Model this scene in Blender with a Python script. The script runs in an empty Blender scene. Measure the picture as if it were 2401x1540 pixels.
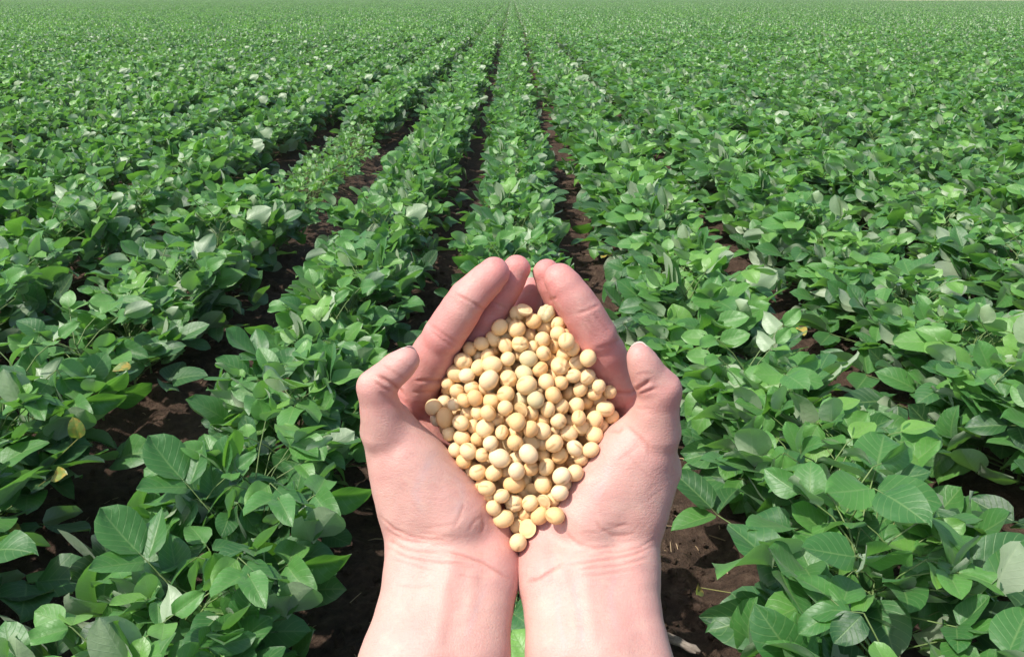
import bpy, math, random
import numpy as np
from mathutils import Vector, Matrix

random.seed(7)
rng = np.random.default_rng(7)
scene = bpy.context.scene
COL = scene.collection
R = math.radians

# ------------------------------------------------------------------ camera
F, PW, PH = 2079.0, 2401.0, 1540.0        # focal length in pixels of a 2401 x 1540 picture
THETA = R(20.56)                          # pitch below the horizon
CAM_H = 1.5
CT, ST = math.cos(THETA), math.sin(THETA)
ROT = np.array([[1, 0, 0], [0, ST, -CT], [0, CT, ST]], float)   # columns: camera x, y, z in the world
CAMPOS = np.array([0, 0, CAM_H])
cam_d = bpy.data.cameras.new('camera')
cam = bpy.data.objects.new('camera', cam_d)
COL.objects.link(cam)
cam.location = CAMPOS
cam.rotation_euler = (R(90) - THETA, 0, 0)
cam_d.sensor_fit = 'HORIZONTAL'
cam_d.sensor_width = 36
cam_d.lens = 36 * F / PW
cam_d.clip_start = 0.01
cam_d.clip_end = 5000
scene.camera = cam

def to_world(p):                           # camera space metres -> world
    return np.asarray(p) @ ROT.T + CAMPOS

def project(w):                            # world -> picture coordinates
    q = (np.asarray(w) - CAMPOS) @ ROT
    return 1200.5 + F * q[..., 0] / -q[..., 2], 770 - F * q[..., 1] / -q[..., 2], -q[..., 2]

def on_plane(px, py, h):                   # the point of height h seen at a picture position
    r = np.array([(px - 1200.5) / F, -(py - 770) / F, -1.0]) @ ROT.T
    t = (h - CAM_H) / r[2]
    return CAMPOS + t * r

# ------------------------------------------------------------------ light
SUN_EL, SUN_AZ = R(57), R(-118)            # azimuth clockwise from +Y; negative = left of the view
sdir = np.array([math.sin(SUN_AZ) * math.cos(SUN_EL), math.cos(SUN_AZ) * math.cos(SUN_EL), math.sin(SUN_EL)])
sun_d = bpy.data.lights.new('sun', 'SUN')
sun_d.energy = 4.0
sun_d.angle = R(1.2)
sun_d.color = (1.0, 0.955, 0.88)
sun = bpy.data.objects.new('sun', sun_d)
COL.objects.link(sun)
sun.rotation_euler = Vector(sdir).to_track_quat('Z', 'Y').to_euler()
world = bpy.data.worlds.new('World')
scene.world = world
world.use_nodes = True
wn = world.node_tree
sky = wn.nodes.new('ShaderNodeTexSky')
sky.sky_type = 'NISHITA'
sky.sun_disc = False
sky.sun_elevation = SUN_EL
sky.sun_rotation = SUN_AZ
sky.dust_density = 2.0
bg = wn.nodes['Background']
bg.inputs['Strength'].default_value = 0.15
wn.links.new(sky.outputs[0], bg.inputs['Color'])
scene.view_settings.view_transform = 'Standard'
scene.view_settings.look = 'None'
scene.view_settings.exposure = 0.47
scene.view_settings.gamma = 1

# ------------------------------------------------------------------ node helper
class NT:
    def __init__(self, name):
        self.m = bpy.data.materials.new(name)
        self.m.use_nodes = True
        self.t = self.m.node_tree
        self.b = self.t.nodes['Principled BSDF']
        self.out = self.t.nodes['Material Output']
    def n(self, kind, **kw):
        x = self.t.nodes.new('ShaderNode' + kind)
        for k, v in kw.items():
            setattr(x, k, v)
        return x
    def val(self, sock, v):
        if hasattr(v, 'is_output') or isinstance(v, bpy.types.NodeSocket):
            self.t.links.new(v, sock)
        else:
            sock.default_value = v
    def math(self, op, a, b=None, c=None, clamp=False):
        x = self.n('Math', operation=op, use_clamp=clamp)
        self.val(x.inputs[0], a)
        if b is not None: self.val(x.inputs[1], b)
        if c is not None: self.val(x.inputs[2], c)
        return x.outputs[0]
    def mix(self, f, a, b, blend='MIX'):
        x = self.n('Mix', data_type='RGBA', blend_type=blend)
        self.val(x.inputs[0], f); self.val(x.inputs[6], a); self.val(x.inputs[7], b)
        return x.outputs[2]
    def noise(self, vec, scale, detail=3, rough=0.55):
        x = self.n('TexNoise')
        if vec is not None: self.t.links.new(vec, x.inputs['Vector'])
        x.inputs['Scale'].default_value = scale
        x.inputs['Detail'].default_value = detail
        x.inputs['Roughness'].default_value = rough
        return x.outputs['Fac']
    def ramp(self, f, stops):
        x = self.n('ValToRGB')
        self.val(x.inputs[0], f)
        e = x.color_ramp.elements
        while len(e) < len(stops): e.new(0.5)
        for i, (p, c) in enumerate(stops):
            e[i].position = p
            e[i].color = (*c, 1) if len(c) == 3 else c
        return x.outputs[0]
    def rng(self, f, a, b, c=0.0, d=1.0):
        x = self.n('MapRange')
        self.val(x.inputs[0], f)
        for i, v in enumerate((a, b, c, d)): x.inputs[i + 1].default_value = v
        return x.outputs[0]
    def bump(self, h, strength, dist, normal=None):
        x = self.n('Bump')
        self.val(x.inputs['Height'], h)
        x.inputs['Strength'].default_value = strength
        x.inputs['Distance'].default_value = dist
        if normal is not None: self.t.links.new(normal, x.inputs['Normal'])
        return x.outputs[0]
    def attr(self, name):
        return self.n('Attribute', attribute_name=name).outputs['Fac']
    def obj(self):
        return self.n('TexCoord').outputs['Object']

# ------------------------------------------------------------------ materials
def leaf_material(name, stops, under, yellow=False):
    k = NT(name)
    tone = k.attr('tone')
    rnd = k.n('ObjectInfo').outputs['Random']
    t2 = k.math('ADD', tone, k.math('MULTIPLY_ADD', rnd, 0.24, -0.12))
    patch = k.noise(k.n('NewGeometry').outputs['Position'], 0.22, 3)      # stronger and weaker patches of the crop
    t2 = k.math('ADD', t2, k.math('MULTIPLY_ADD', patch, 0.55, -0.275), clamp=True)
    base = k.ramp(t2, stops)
    uv = k.n('TexCoord').outputs['UV']
    sep = k.n('SeparateXYZ'); k.t.links.new(uv, sep.inputs[0])
    u = k.math('ABSOLUTE', k.math('MULTIPLY_ADD', sep.outputs[0], 2.0, -1.0))
    v = sep.outputs[1]
    # pinnate veins: phase runs up the leaf and outwards
    ph = k.math('SUBTRACT', v, k.math('MULTIPLY', u, 0.30))
    sv = k.math('ABSOLUTE', k.math('SINE', k.math('MULTIPLY', ph, 22.0)))
    vein = k.math('MAXIMUM', k.rng(sv, 0.0, 0.26, 1.0, 0.0), k.rng(u, 0.0, 0.07, 1.3, 0.0))
    g = k.noise(k.obj(), 140.0, 3)
    col = k.mix(k.math('MULTIPLY', vein, 0.46), base, (0.23, 0.38, 0.12, 1))
    col = k.mix(0.30, col, k.mix(g, (0.3, 0.3, 0.3, 1), (1.25, 1.25, 1.25, 1)), 'MULTIPLY') if not yellow else col
    if yellow:
        blot = k.rng(k.noise(k.obj(), 55.0, 4), 0.46, 0.58)
        col = k.mix(blot, col, (0.50, 0.37, 0.06, 1))
        br = k.rng(k.noise(k.obj(), 90.0, 3), 0.62, 0.68)
        col = k.mix(br, col, (0.30, 0.12, 0.03, 1))
    back = k.n('NewGeometry').outputs['Backfacing']
    colf = k.mix(k.math('MULTIPLY', back, 0.75), col, (*under, 1))
    k.val(k.b.inputs['Base Color'], colf)
    k.val(k.b.inputs['Roughness'], k.math('MULTIPLY_ADD', tone, -0.06, 0.53))
    k.b.inputs['Specular IOR Level'].default_value = 0.85
    k.b.inputs['Sheen Weight'].default_value = 0.12
    k.b.inputs['Sheen Roughness'].default_value = 0.45
    hgt = k.math('ADD', k.math('MULTIPLY', vein, -0.28), k.math('MULTIPLY', k.noise(k.obj(), 75.0, 3), 1.3))
    nrm = k.bump(hgt, 0.55, 0.0022)
    k.t.links.new(nrm, k.b.inputs['Normal'])
    tr = k.n('BsdfTranslucent')
    k.val(tr.inputs['Color'], k.mix(0.6, col, (0.20, 0.50, 0.03, 1)))
    mx = k.n('MixShader')
    mx.inputs[0].default_value = 0.38
    k.t.links.new(k.b.outputs[0], mx.inputs[1]); k.t.links.new(tr.outputs[0], mx.inputs[2])
    k.t.links.new(mx.outputs[0], k.out.inputs['Surface'])
    return k.m

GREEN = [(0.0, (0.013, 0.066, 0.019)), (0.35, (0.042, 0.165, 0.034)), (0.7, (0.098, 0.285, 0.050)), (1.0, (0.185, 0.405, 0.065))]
M_LEAF = leaf_material('soybean_leaf', GREEN, (0.46, 0.54, 0.37))  # pale underside colour, lightened further so turned leaves imitate sun glare
M_LEAF_Y = leaf_material('yellowing_leaf', [(0, (0.10, 0.20, 0.03)), (1, (0.26, 0.32, 0.05))], (0.35, 0.34, 0.12), True)

def simple(name, c1, c2, scale, rough=0.7, bump=0.0, bscale=None, spec=0.4):
    k = NT(name)
    f = k.noise(k.obj(), scale, 4)
    k.val(k.b.inputs['Base Color'], k.ramp(f, [(0.3, c1), (0.7, c2)]))
    k.b.inputs['Roughness'].default_value = rough
    k.b.inputs['Specular IOR Level'].default_value = spec
    if bump:
        k.t.links.new(k.bump(k.noise(k.obj(), bscale or scale, 4), 0.7, bump), k.b.inputs['Normal'])
    return k.m
M_STEM = simple('green_stem', (0.10, 0.17, 0.045), (0.17, 0.23, 0.08), 40, 0.6)
M_STALK = simple('weathered_stalk', (0.12, 0.09, 0.07), (0.28, 0.235, 0.195), 60, 0.85, 0.001, 120)
M_LITTER = simple('dry_litter', (0.20, 0.13, 0.075), (0.48, 0.36, 0.22), 9, 0.9)
M_TAN = simple('dry_stubble', (0.42, 0.33, 0.20), (0.55, 0.45, 0.29), 0.2, 0.9)

def soil_material():
    k = NT('dark_soil')
    o = k.obj()
    big = k.noise(o, 1.3, 4)
    fine = k.noise(o, 26.0, 6, 0.65)
    tiny = k.noise(o, 160.0, 4, 0.7)
    c = k.ramp(fine, [(0.30, (0.026, 0.017, 0.012)), (0.55, (0.078, 0.050, 0.035)), (0.78, (0.17, 0.118, 0.086))])
    c = k.mix(k.rng(big, 0.35, 0.7, 0.0, 0.55), c, (0.105, 0.064, 0.045, 1))
    c = k.mix(k.rng(tiny, 0.68, 0.74), c, (0.24, 0.17, 0.11, 1))
    k.val(k.b.inputs['Base Color'], c)
    k.b.inputs['Roughness'].default_value = 0.92
    k.b.inputs['Specular IOR Level'].default_value = 0.2
    h = k.math('ADD', k.math('MULTIPLY', fine, 1.0), k.math('MULTIPLY', tiny, 0.35))
    k.t.links.new(k.bump(h, 1.0, 0.03), k.b.inputs['Normal'])
    return k.m
M_SOIL = soil_material()

def skin_material():
    k = NT('skin')
    o = k.obj()
    fl = k.attr('flush')
    blotch = k.noise(o, 55.0, 4, 0.6)
    f = k.math('ADD', fl, k.math('MULTIPLY_ADD', blotch, 0.8, -0.40), clamp=True)
    c = k.ramp(f, [(0.0, (0.575, 0.345, 0.285)), (0.5, (0.585, 0.300, 0.255)), (1.0, (0.60, 0.240, 0.210))])
    vein = k.attr('vein')
    c = k.mix(k.math('MULTIPLY', vein, 0.24), c, (0.45, 0.35, 0.36, 1))
    cr = k.attr('crease')
    c = k.mix(k.math('MULTIPLY', cr, 0.62), c, (0.44, 0.15, 0.115, 1))
    sp = k.rng(k.noise(o, 420.0, 2), 0.60, 0.75)
    c = k.mix(k.math('MULTIPLY', sp, 0.12), c, (0.55, 0.25, 0.2, 1))
    # fine skin lines take a little more colour than the skin between them
    mq = k.n('Mapping'); k.t.links.new(o, mq.inputs[0]); mq.inputs['Scale'].default_value = (0.8, 4.0, 4.0); mq.inputs['Rotation'].default_value = (0.2, 0.1, -0.35)
    ln = k.rng(k.noise(mq.outputs[0], 230.0, 5, 0.65), 0.50, 0.72)
    c = k.mix(k.math('MULTIPLY', ln, 0.20), c, (0.47, 0.18, 0.14, 1))
    pale = k.rng(k.noise(o, 95.0, 4, 0.7), 0.52, 0.72)
    c = k.mix(k.math('MULTIPLY', pale, 0.28), c, (0.68, 0.47, 0.37, 1))
    k.val(k.b.inputs['Base Color'], c)
    k.b.inputs['Roughness'].default_value = 0.50
    k.b.inputs['Specular IOR Level'].default_value = 0.38
    k.b.subsurface_method = 'RANDOM_WALK' if hasattr(k.b, 'subsurface_method') else None
    k.b.inputs['Subsurface Weight'].default_value = 0.22
    k.b.inputs['Subsurface Radius'].default_value = (1.0, 0.35, 0.2)
    k.b.inputs['Subsurface Scale'].default_value = 0.004
    # skin lines: two stretched noises and a fine cell pattern
    mp = k.n('Mapping'); k.t.links.new(o, mp.inputs[0]); mp.inputs['Scale'].default_value = (1, 3.2, 3.2)
    mp.inputs['Rotation'].default_value = (0, 0, 0.5)
    lines = k.noise(mp.outputs[0], 380.0, 4, 0.6)
    vo = k.n('TexVoronoi', feature='DISTANCE_TO_EDGE'); k.t.links.new(o, vo.inputs['Vector']); vo.inputs['Scale'].default_value = 620.0
    cell = k.rng(vo.outputs['Distance'], 0.0, 0.16)
    h = k.math('ADD', k.math('MULTIPLY', lines, 1.0), k.math('MULTIPLY', cell, 0.28))
    k.t.links.new(k.bump(h, 0.42, 0.0005), k.b.inputs['Normal'])
    return k.m
M_SKIN = skin_material()
def nail_material():
    k = NT('fingernail')
    k.val(k.b.inputs['Base Color'], k.ramp(k.attr('tipw'), [(0.0, (0.56, 0.30, 0.26)), (0.80, (0.60, 0.35, 0.30)), (0.90, (0.60, 0.43, 0.37)), (1, (0.61, 0.45, 0.39))]))
    k.b.inputs['Roughness'].default_value = 0.28
    return k.m
M_NAIL = nail_material()

def bean_material(name, stops, matt=0.5):
    k = NT(name)
    o = k.obj()
    rnd = k.n('ObjectInfo').outputs['Random']
    c = k.ramp(rnd, stops)
    nz = k.noise(o, 260.0, 4)
    c = k.mix(k.rng(nz, 0.3, 0.75, 0.0, 0.5), c, (0.88, 0.66, 0.38, 1))
    sp = k.rng(k.noise(o, 700.0, 2), 0.66, 0.74, 0.0, 0.35)
    c = k.mix(sp, c, (0.42, 0.27, 0.12, 1))
    hil = k.attr('hilum')
    c = k.mix(hil, c, (0.44, 0.25, 0.10, 1))
    k.val(k.b.inputs['Base Color'], c)
    k.b.inputs['Roughness'].default_value = matt
    k.b.inputs['Specular IOR Level'].default_value = 0.35
    k.b.inputs['Subsurface Weight'].default_value = 0.12
    k.b.inputs['Subsurface Radius'].default_value = (1.0, 0.6, 0.25)
    k.b.inputs['Subsurface Scale'].default_value = 0.0015
    k.t.links.new(k.bump(k.noise(o, 420.0, 4), 0.35, 0.0005), k.b.inputs['Normal'])
    return k.m
M_BEAN = bean_material('soybean_coat', [(0.0, (0.80, 0.465, 0.18)), (0.3, (0.85, 0.56, 0.255)), (0.6, (0.87, 0.62, 0.32)), (0.85, (0.86, 0.565, 0.26)), (1.0, (0.88, 0.69, 0.43))])
M_BEAN_G = bean_material('greenish_bean_coat', [(0, (0.58, 0.50, 0.26)), (1, (0.62, 0.54, 0.32))], 0.6)
M_BEAN_S = bean_material('split_bean_face', [(0, (0.77, 0.53, 0.24)), (1, (0.79, 0.57, 0.29))], 0.65)

# ------------------------------------------------------------------ mesh helpers
def mesh_np(name, V, faces, mats, smooth=True, uv=None, attrs=None, matidx=None):
    me = bpy.data.meshes.new(name)
    me.from_pydata(np.asarray(V, float).tolist(), [], faces if isinstance(faces, list) else faces.tolist())
    for m in mats: me.materials.append(m)
    if smooth: me.polygons.foreach_set('use_smooth', np.ones(len(me.polygons), bool))
    if matidx is not None: me.polygons.foreach_set('material_index', np.asarray(matidx, np.int32))
    if uv is not None:
        ul = me.uv_layers.new(name='UVMap')
        li = np.empty(len(me.loops), np.int32); me.loops.foreach_get('vertex_index', li)
        ul.data.foreach_set('uv', np.asarray(uv, np.float32)[li].ravel())
    for k, v in (attrs or {}).items():
        a = me.attributes.new(k, 'FLOAT', 'POINT')
        a.data.foreach_set('value', np.asarray(v, np.float32))
    me.update()
    return me

def link(name, me, parent=None, loc=None):
    o = bpy.data.objects.new(name, me)
    COL.objects.link(o)
    if parent is not None: o.parent = parent
    if loc is not None: o.location = loc
    return o

def tag(o, label=None, cat=None, group=None, kind=None):
    if label: o['label'] = label
    if cat: o['category'] = cat
    if group: o['group'] = group
    if kind: o['kind'] = kind
    return o

def hash2(ix, iy, seed):
    h = (ix.astype(np.int64) * 374761393 + iy.astype(np.int64) * 668265263 + seed * 974634777) & 0x7fffffff
    h = ((h ^ (h >> 13)) * 1274126177) & 0x7fffffff
    return ((h ^ (h >> 16)) & 0xffff) / 65535.0
def vnoise(x, y, seed=0):
    ix, iy = np.floor(x), np.floor(y)
    fx, fy = x - ix, y - iy
    fx = fx * fx * (3 - 2 * fx); fy = fy * fy * (3 - 2 * fy)
    a, b = hash2(ix, iy, seed), hash2(ix + 1, iy, seed)
    c, d = hash2(ix, iy + 1, seed), hash2(ix + 1, iy + 1, seed)
    return (a * (1 - fx) + b * fx) * (1 - fy) + (c * (1 - fx) + d * fx) * fy - 0.5

# ------------------------------------------------------------------ the field's layout
SPACING, ROW0 = 0.780, 0.055                # row spacing and the x of the row straight ahead
FIELD_END = 205.0

def ground_z(x, y):
    r = np.cos((x - ROW0) / SPACING * 2 * math.pi)
    z = 0.018 * r + 0.05 * vnoise(x * 1.1, y * 1.1, 1)
    near = np.clip((14 - np.abs(y)) / 8, 0, 1)
    z = z + near * (0.050 * vnoise(x * 7, y * 7, 2) + 0.040 * vnoise(x * 17, y * 17, 3) + 0.030 * np.abs(vnoise(x * 38, y * 38, 4)))
    return z

def spread(a, b, step, far, grow=1.16):
    mid = list(np.arange(a, b, step))
    s, v, hi = step, b, []
    while v < far: hi.append(v); s *= grow; v += s
    hi.append(far)
    s, v, lo = step, a, []
    while v > -far: s *= grow; v -= s; lo.append(v)
    return np.array(lo[::-1] + mid + hi)
gx = spread(-2.3, 2.3, 0.016, 1500)
gy = spread(1.3, 5.0, 0.016, 1500)
GX, GY = np.meshgrid(gx, gy)
GZ = ground_z(GX, GY)
nx, ny = len(gx), len(gy)
idx = np.arange(nx * ny).reshape(ny, nx)
gf = np.stack([idx[:-1, :-1], idx[:-1, 1:], idx[1:, 1:], idx[1:, :-1]], -1).reshape(-1, 4)
ground = link('ground', mesh_np('ground', np.stack([GX, GY, GZ], -1).reshape(-1, 3), gf, [M_SOIL]))
tag(ground, kind='structure')
me = mesh_np('stubble_field', [(86, FIELD_END + 3, 0.12), (900, FIELD_END + 3, 0.12), (900, 1400, 0.12), (86, 1400, 0.12)], [(0, 1, 2, 3)], [M_TAN])
tag(link('stubble_field', me), kind='structure')

# ------------------------------------------------------------------ leaves and plants
def leaflet(L, W, fold, droop, wave, nt=7, ns=6, seed=0):
    """vertices with x across, y along, z up; the blade folded along its midrib"""
    r = np.random.default_rng(seed)
    t = np.linspace(0, 1, nt + 1)
    w = W * 0.5 * np.power(np.clip(np.sin(np.pi * np.power(t, 0.74)), 0, 1), 0.54)
    w[0] = W * 0.06; w[-1] = W * 0.012
    s = np.linspace(-1, 1, ns + 1)
    T, S = np.meshgrid(t, s, indexing='ij')
    Wd = w[:, None]
    a = np.abs(S)
    x = S * Wd * math.cos(fold)
    z = a * Wd * math.sin(fold) - (a ** 2) * Wd * 0.30 * math.sin(fold) * 1.3
    z = z + wave * W * np.sin(T * (5 + r.random() * 3) + r.random() * 6 + S * 1.5) * a ** 1.5
    curv = droop
    ang = curv * T
    y = L * (np.sin(ang) / curv if abs(curv) > 1e-3 else T)
    z = z - L * ((1 - np.cos(ang)) / curv if abs(curv) > 1e-3 else 0 * T)
    V = np.stack([x, y, z], -1).reshape(-1, 3)
    uv = np.stack([(S + 1) / 2, T], -1).reshape(-1, 2)
    i = np.arange((nt + 1) * (ns + 1)).reshape(nt + 1, ns + 1)
    f = np.stack([i[:-1, :-1], i[:-1, 1:], i[1:, 1:], i[1:, :-1]], -1).reshape(-1, 4)
    return V, f, uv

def frame(d, n):
    d = d / np.linalg.norm(d)
    x = np.cross(d, n); x /= np.linalg.norm(x)
    return np.stack([x, d, np.cross(x, d)], 1)

class Geo:
    def __init__(s): s.V, s.F, s.U, s.A, s.n = [], [], [], [], 0
    def add(s, V, f, uv, tone):
        s.V.append(V); s.F.append(f + s.n); s.U.append(uv); s.A.append(np.full(len(V), tone)); s.n += len(V)
    def tube(s, pts, rad, k=4):
        pts = np.asarray(pts, float); n = len(pts)
        V = []
        for i in range(n):
            d = pts[min(i + 1, n - 1)] - pts[max(i - 1, 0)]
            M = frame(d, np.array([0.31, 0.17, 0.9]) if abs(d[2]) < 0.9 * np.linalg.norm(d) else np.array([1.0, 0.1, 0.0]))
            for j in range(k):
                a = 2 * math.pi * j / k
                V.append(pts[i] + rad[i] * (M[:, 0] * math.cos(a) + M[:, 2] * math.sin(a)))
        f = [(i * k + j, i * k + (j + 1) % k, (i + 1) * k + (j + 1) % k, (i + 1) * k + j) for i in range(n - 1) for j in range(k)]
        s.add(np.array(V), np.array(f), np.zeros((len(V), 2)), 0.5)
    def arrays(s):
        return np.concatenate(s.V), np.concatenate(s.F), np.concatenate(s.U), np.concatenate(s.A)

def add_trifoliate(fol, stem, r, base, end, az, size, tone, res):
    mid = (base + end) / 2 + np.array([0, 0, 0.012])
    if stem is not None:
        stem.tube([base, mid, end], [0.0019, 0.0016, 0.0013], 4)
    roll0 = r.normal(0, 0.30)
    lean = r.normal(0.42, 0.50)
    for j, da in enumerate((0.0, 1.25, -1.25)):
        a = az + da + r.normal(0, 0.18)
        pit = lean + r.normal(0, 0.24) - 0.12 * (j > 0)
        d = np.array([math.cos(a) * math.cos(pit), math.sin(a) * math.cos(pit), math.sin(pit)])
        up = np.array([0, 0, 1.0]) + 0.15 * r.normal(size=3)
        M = frame(d, up)
        rl = roll0 * (1 if j == 0 else 0.6) + r.normal(0, 0.48)
        if r.random() < 0.10: rl += 2.3 * (1 if r.random() < 0.5 else -1)      # a flipped leaf shows its pale underside, lightened to stand in for sheen
        c, s_ = math.cos(rl), math.sin(rl)
        M = M @ np.array([[c, 0, s_], [0, 1, 0], [-s_, 0, c]])
        L = size * (1.0 if j == 0 else 0.90) * r.uniform(0.9, 1.1)
        V, f, uv = leaflet(L, L * r.uniform(0.72, 0.90), r.uniform(0.12, 0.70), r.uniform(-0.45, 0.95), r.uniform(0.03, 0.11), res[0], res[1], int(r.integers(1 << 30)))
        off = end + d * (0.020 if j == 0 else 0.006)
        fol.add(V @ M.T + off, f, uv, np.clip(tone + r.normal(0, 0.17), 0, 1))
        if stem is not None and j == 0:
            stem.tube([end, off + d * 0.004], [0.0012, 0.0011], 3)

def plant_arrays(seed, nodes=12, H=0.30, size=0.092, res=(7, 6), weak=False):
    r = np.random.default_rng(seed)
    fol, stem = Geo(), Geo()
    lean = r.normal(0, 0.05, 2)
    top = np.array([lean[0], lean[1], H])
    def axis(t): return np.array([lean[0] * t * t, lean[1] * t * t, H * t])
    stem.tube([axis(t) for t in np.linspace(-0.06, 1, 6)], [0.0042, 0.004, 0.0036, 0.003, 0.0024, 0.0017], 5)
    az = r.uniform(0, 6.28)
    for i in range(nodes):
        t = 0.12 + 0.88 * i / (nodes - 1)
        az += math.pi + r.normal(0, 0.65)
        a = az
        if r.random() < 0.45: a = (0 if math.cos(a) > 0 else math.pi) + r.normal(0, 0.5)
        pl = (0.225 - 0.105 * t) * r.uniform(0.7, 1.25)
        el = R(r.uniform(8, 46)) + 0.30 * t
        b = axis(t)
        e = b + pl * np.array([math.cos(a) * math.cos(el), math.sin(a) * math.cos(el), math.sin(el)])
        sz = size * (1.02 - 0.30 * max(0, t - 0.55) / 0.45) * r.uniform(0.82, 1.16)
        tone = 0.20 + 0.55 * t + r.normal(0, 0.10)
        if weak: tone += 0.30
        add_trifoliate(fol, stem, r, b, e, a, sz, tone, res)
    return fol, stem

N_VAR = 9
SIDES = []
PLANTS = []                                # (foliage mesh, stem mesh) of each variant
for i in range(N_VAR):
    fo, st = plant_arrays(100 + i, nodes=int(rng.integers(16, 21)), H=0.26 + 0.05 * rng.random(), size=0.098 + 0.012 * rng.random())
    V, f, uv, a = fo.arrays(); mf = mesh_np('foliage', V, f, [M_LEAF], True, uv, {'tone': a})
    V2, f2, uv2, a2 = st.arrays(); ms = mesh_np('stem', V2, f2, [M_STEM], True)
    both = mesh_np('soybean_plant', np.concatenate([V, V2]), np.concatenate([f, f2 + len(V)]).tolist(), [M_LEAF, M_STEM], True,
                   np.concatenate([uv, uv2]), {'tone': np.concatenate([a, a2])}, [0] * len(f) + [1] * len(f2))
    PLANTS.append((mf, ms, both))
WEAK = []
for i in range(3):
    fo, st = plant_arrays(300 + i, nodes=11, H=0.15, size=0.058, weak=True)
    V, f, uv, a = fo.arrays(); V2, f2, uv2, a2 = st.arrays()
    WEAK.append((mesh_np('foliage', V, f, [M_LEAF], True, uv, {'tone': a}), mesh_np('stem', V2, f2, [M_STEM], True),
                 mesh_np('soybean_plant', np.concatenate([V, V2]), np.concatenate([f, f2 + len(V)]).tolist(), [M_LEAF, M_STEM], True,
                         np.concatenate([uv, uv2]), {'tone': np.concatenate([a, a2])}, [0] * len(f) + [1] * len(f2))))
FARP = []
for i in range(5):                         # a metre of row, for the distance
    r = np.random.default_rng(500 + i)
    g = Geo()
    for q in range(300):
        x = np.clip(r.normal(0, 0.23), -0.46, 0.46); y = r.uniform(-0.5, 0.5)
        top = 0.40 - 0.9 * x * x + r.normal(0, 0.022)
        z = top * (1 - abs(r.normal(0, 0.22)))
        a, pit, rl = r.uniform(0, 6.28), r.normal(0.32, 0.52), r.normal(0, 0.62)
        if r.random() < 0.27: rl += 2.3  # more leaves turned over, their lightened undersides standing in for glare
        d = np.array([math.cos(a) * math.cos(pit), math.sin(a) * math.cos(pit), math.sin(pit)])
        M = frame(d, np.array([0, 0, 1.0])); c, s_ = math.cos(rl), math.sin(rl)
        M = M @ np.array([[c, 0, s_], [0, 1, 0], [-s_, 0, c]])
        L = r.uniform(0.075, 0.115)
        V, f, uv = leaflet(L, L * 0.74, r.uniform(0.1, 0.5), r.uniform(0.2, 0.9), 0.03, 3, 2, int(r.integers(1 << 30)))
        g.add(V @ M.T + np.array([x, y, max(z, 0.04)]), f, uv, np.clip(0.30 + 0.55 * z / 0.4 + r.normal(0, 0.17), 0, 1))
    V, f, uv, a = g.arrays()
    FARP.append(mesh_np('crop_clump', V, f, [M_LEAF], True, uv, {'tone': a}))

def row_params(k, y):
    """height scale, width scale, weak? for the row number k (0 is the row straight ahead, 1 its right neighbour)"""
    hs, ws = 1.0, 1.0
    if k == 0: ws = 0.96
    if k >= 1: hs, ws = 1.05, 1.24 if k > 1 or y < 2.2 else 1.18
    if k == -1: hs, ws = 1.0, 1.10 if y < 2.6 else 0.99
    if k <= -2: hs, ws = 1.05, 1.20 if y < 4 else 1.08
    weak = (k == -2 and 5.3 < y < 9.2)
    return hs, ws, weak

cands = []
for k in range(-40, 41):
    xr = ROW0 + k * SPACING
    y = 0.98 + rng.uniform(0, 0.1)
    while y < 27:
        y += (0.075 if k == -2 and 5.0 < y < 9.2 else 0.112) * rng.uniform(0.75, 1.3)
        if abs(xr) > 0.80 * y + 3.0: continue
        hs, ws, weak = row_params(k, y)
        if weak and rng.random() < 0.12: continue
        if k == -2 and 2.6 < y < 3.2 and rng.random() < 0.4: continue
        x = xr + rng.normal(0, 0.03) - (0.02 if k == 0 else 0.055 if k == 1 else -0.03 if k == -1 else 0.0)
        cands.append((x, y, k, hs, ws, weak))
def inview(x, y, m=70):
    px, py, d = project(np.array([[x, y, 0.32], [x, y, 0.05]]))
    return d[0] > 0.2 and -m < px[0] < PW + m and py[0] < PH + 160
vis = [c for c in cands if inview(c[0], c[1])]
vis.sort(key=lambda c: (c[0] ** 2 + c[1] ** 2))
near = set(id(c) for c in vis[:298])

# ------------------------------------------------------------------ the nearest plants, each a thing of its own
def add_plant(x, y, var, rz, sc, label, group):
    p = bpy.data.objects.new('soybean_plant', None); COL.objects.link(p)
    p.empty_display_size = 0.05
    p.location = (x, y, float(ground_z(np.array(x), np.array(y))))
    p.rotation_euler = (0, 0, rz); p.scale = sc
    tag(p, label, 'plant', group)
    link('foliage', var[0], p); link('stem', var[1], p)
    return p
ROWNAME = {0: 'the row straight ahead behind the hands', -1: 'the first row left of the hands', 1: 'the first row right of the hands',
           -2: 'the second row left of the hands', 2: 'the second row right of the hands', -3: 'the third row left of the hands', 3: 'the third row right of the hands'}
def plant_label(x, y, k, weak):
    if weak: return 'small sparse light green soybean plant in the thin bare stretch of a left row'
    where = ROWNAME.get(k, 'a row far to the %s' % ('left' if k < 0 else 'right'))
    if y < 2.6: how = 'big leafy soybean plant close up'
    elif y < 4.4: how = 'leafy soybean plant a few steps off'
    else: how = 'leafy soybean plant further out'
    return how + ' in ' + where
PLANT_OBJS = []
crop_pts = []
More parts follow.
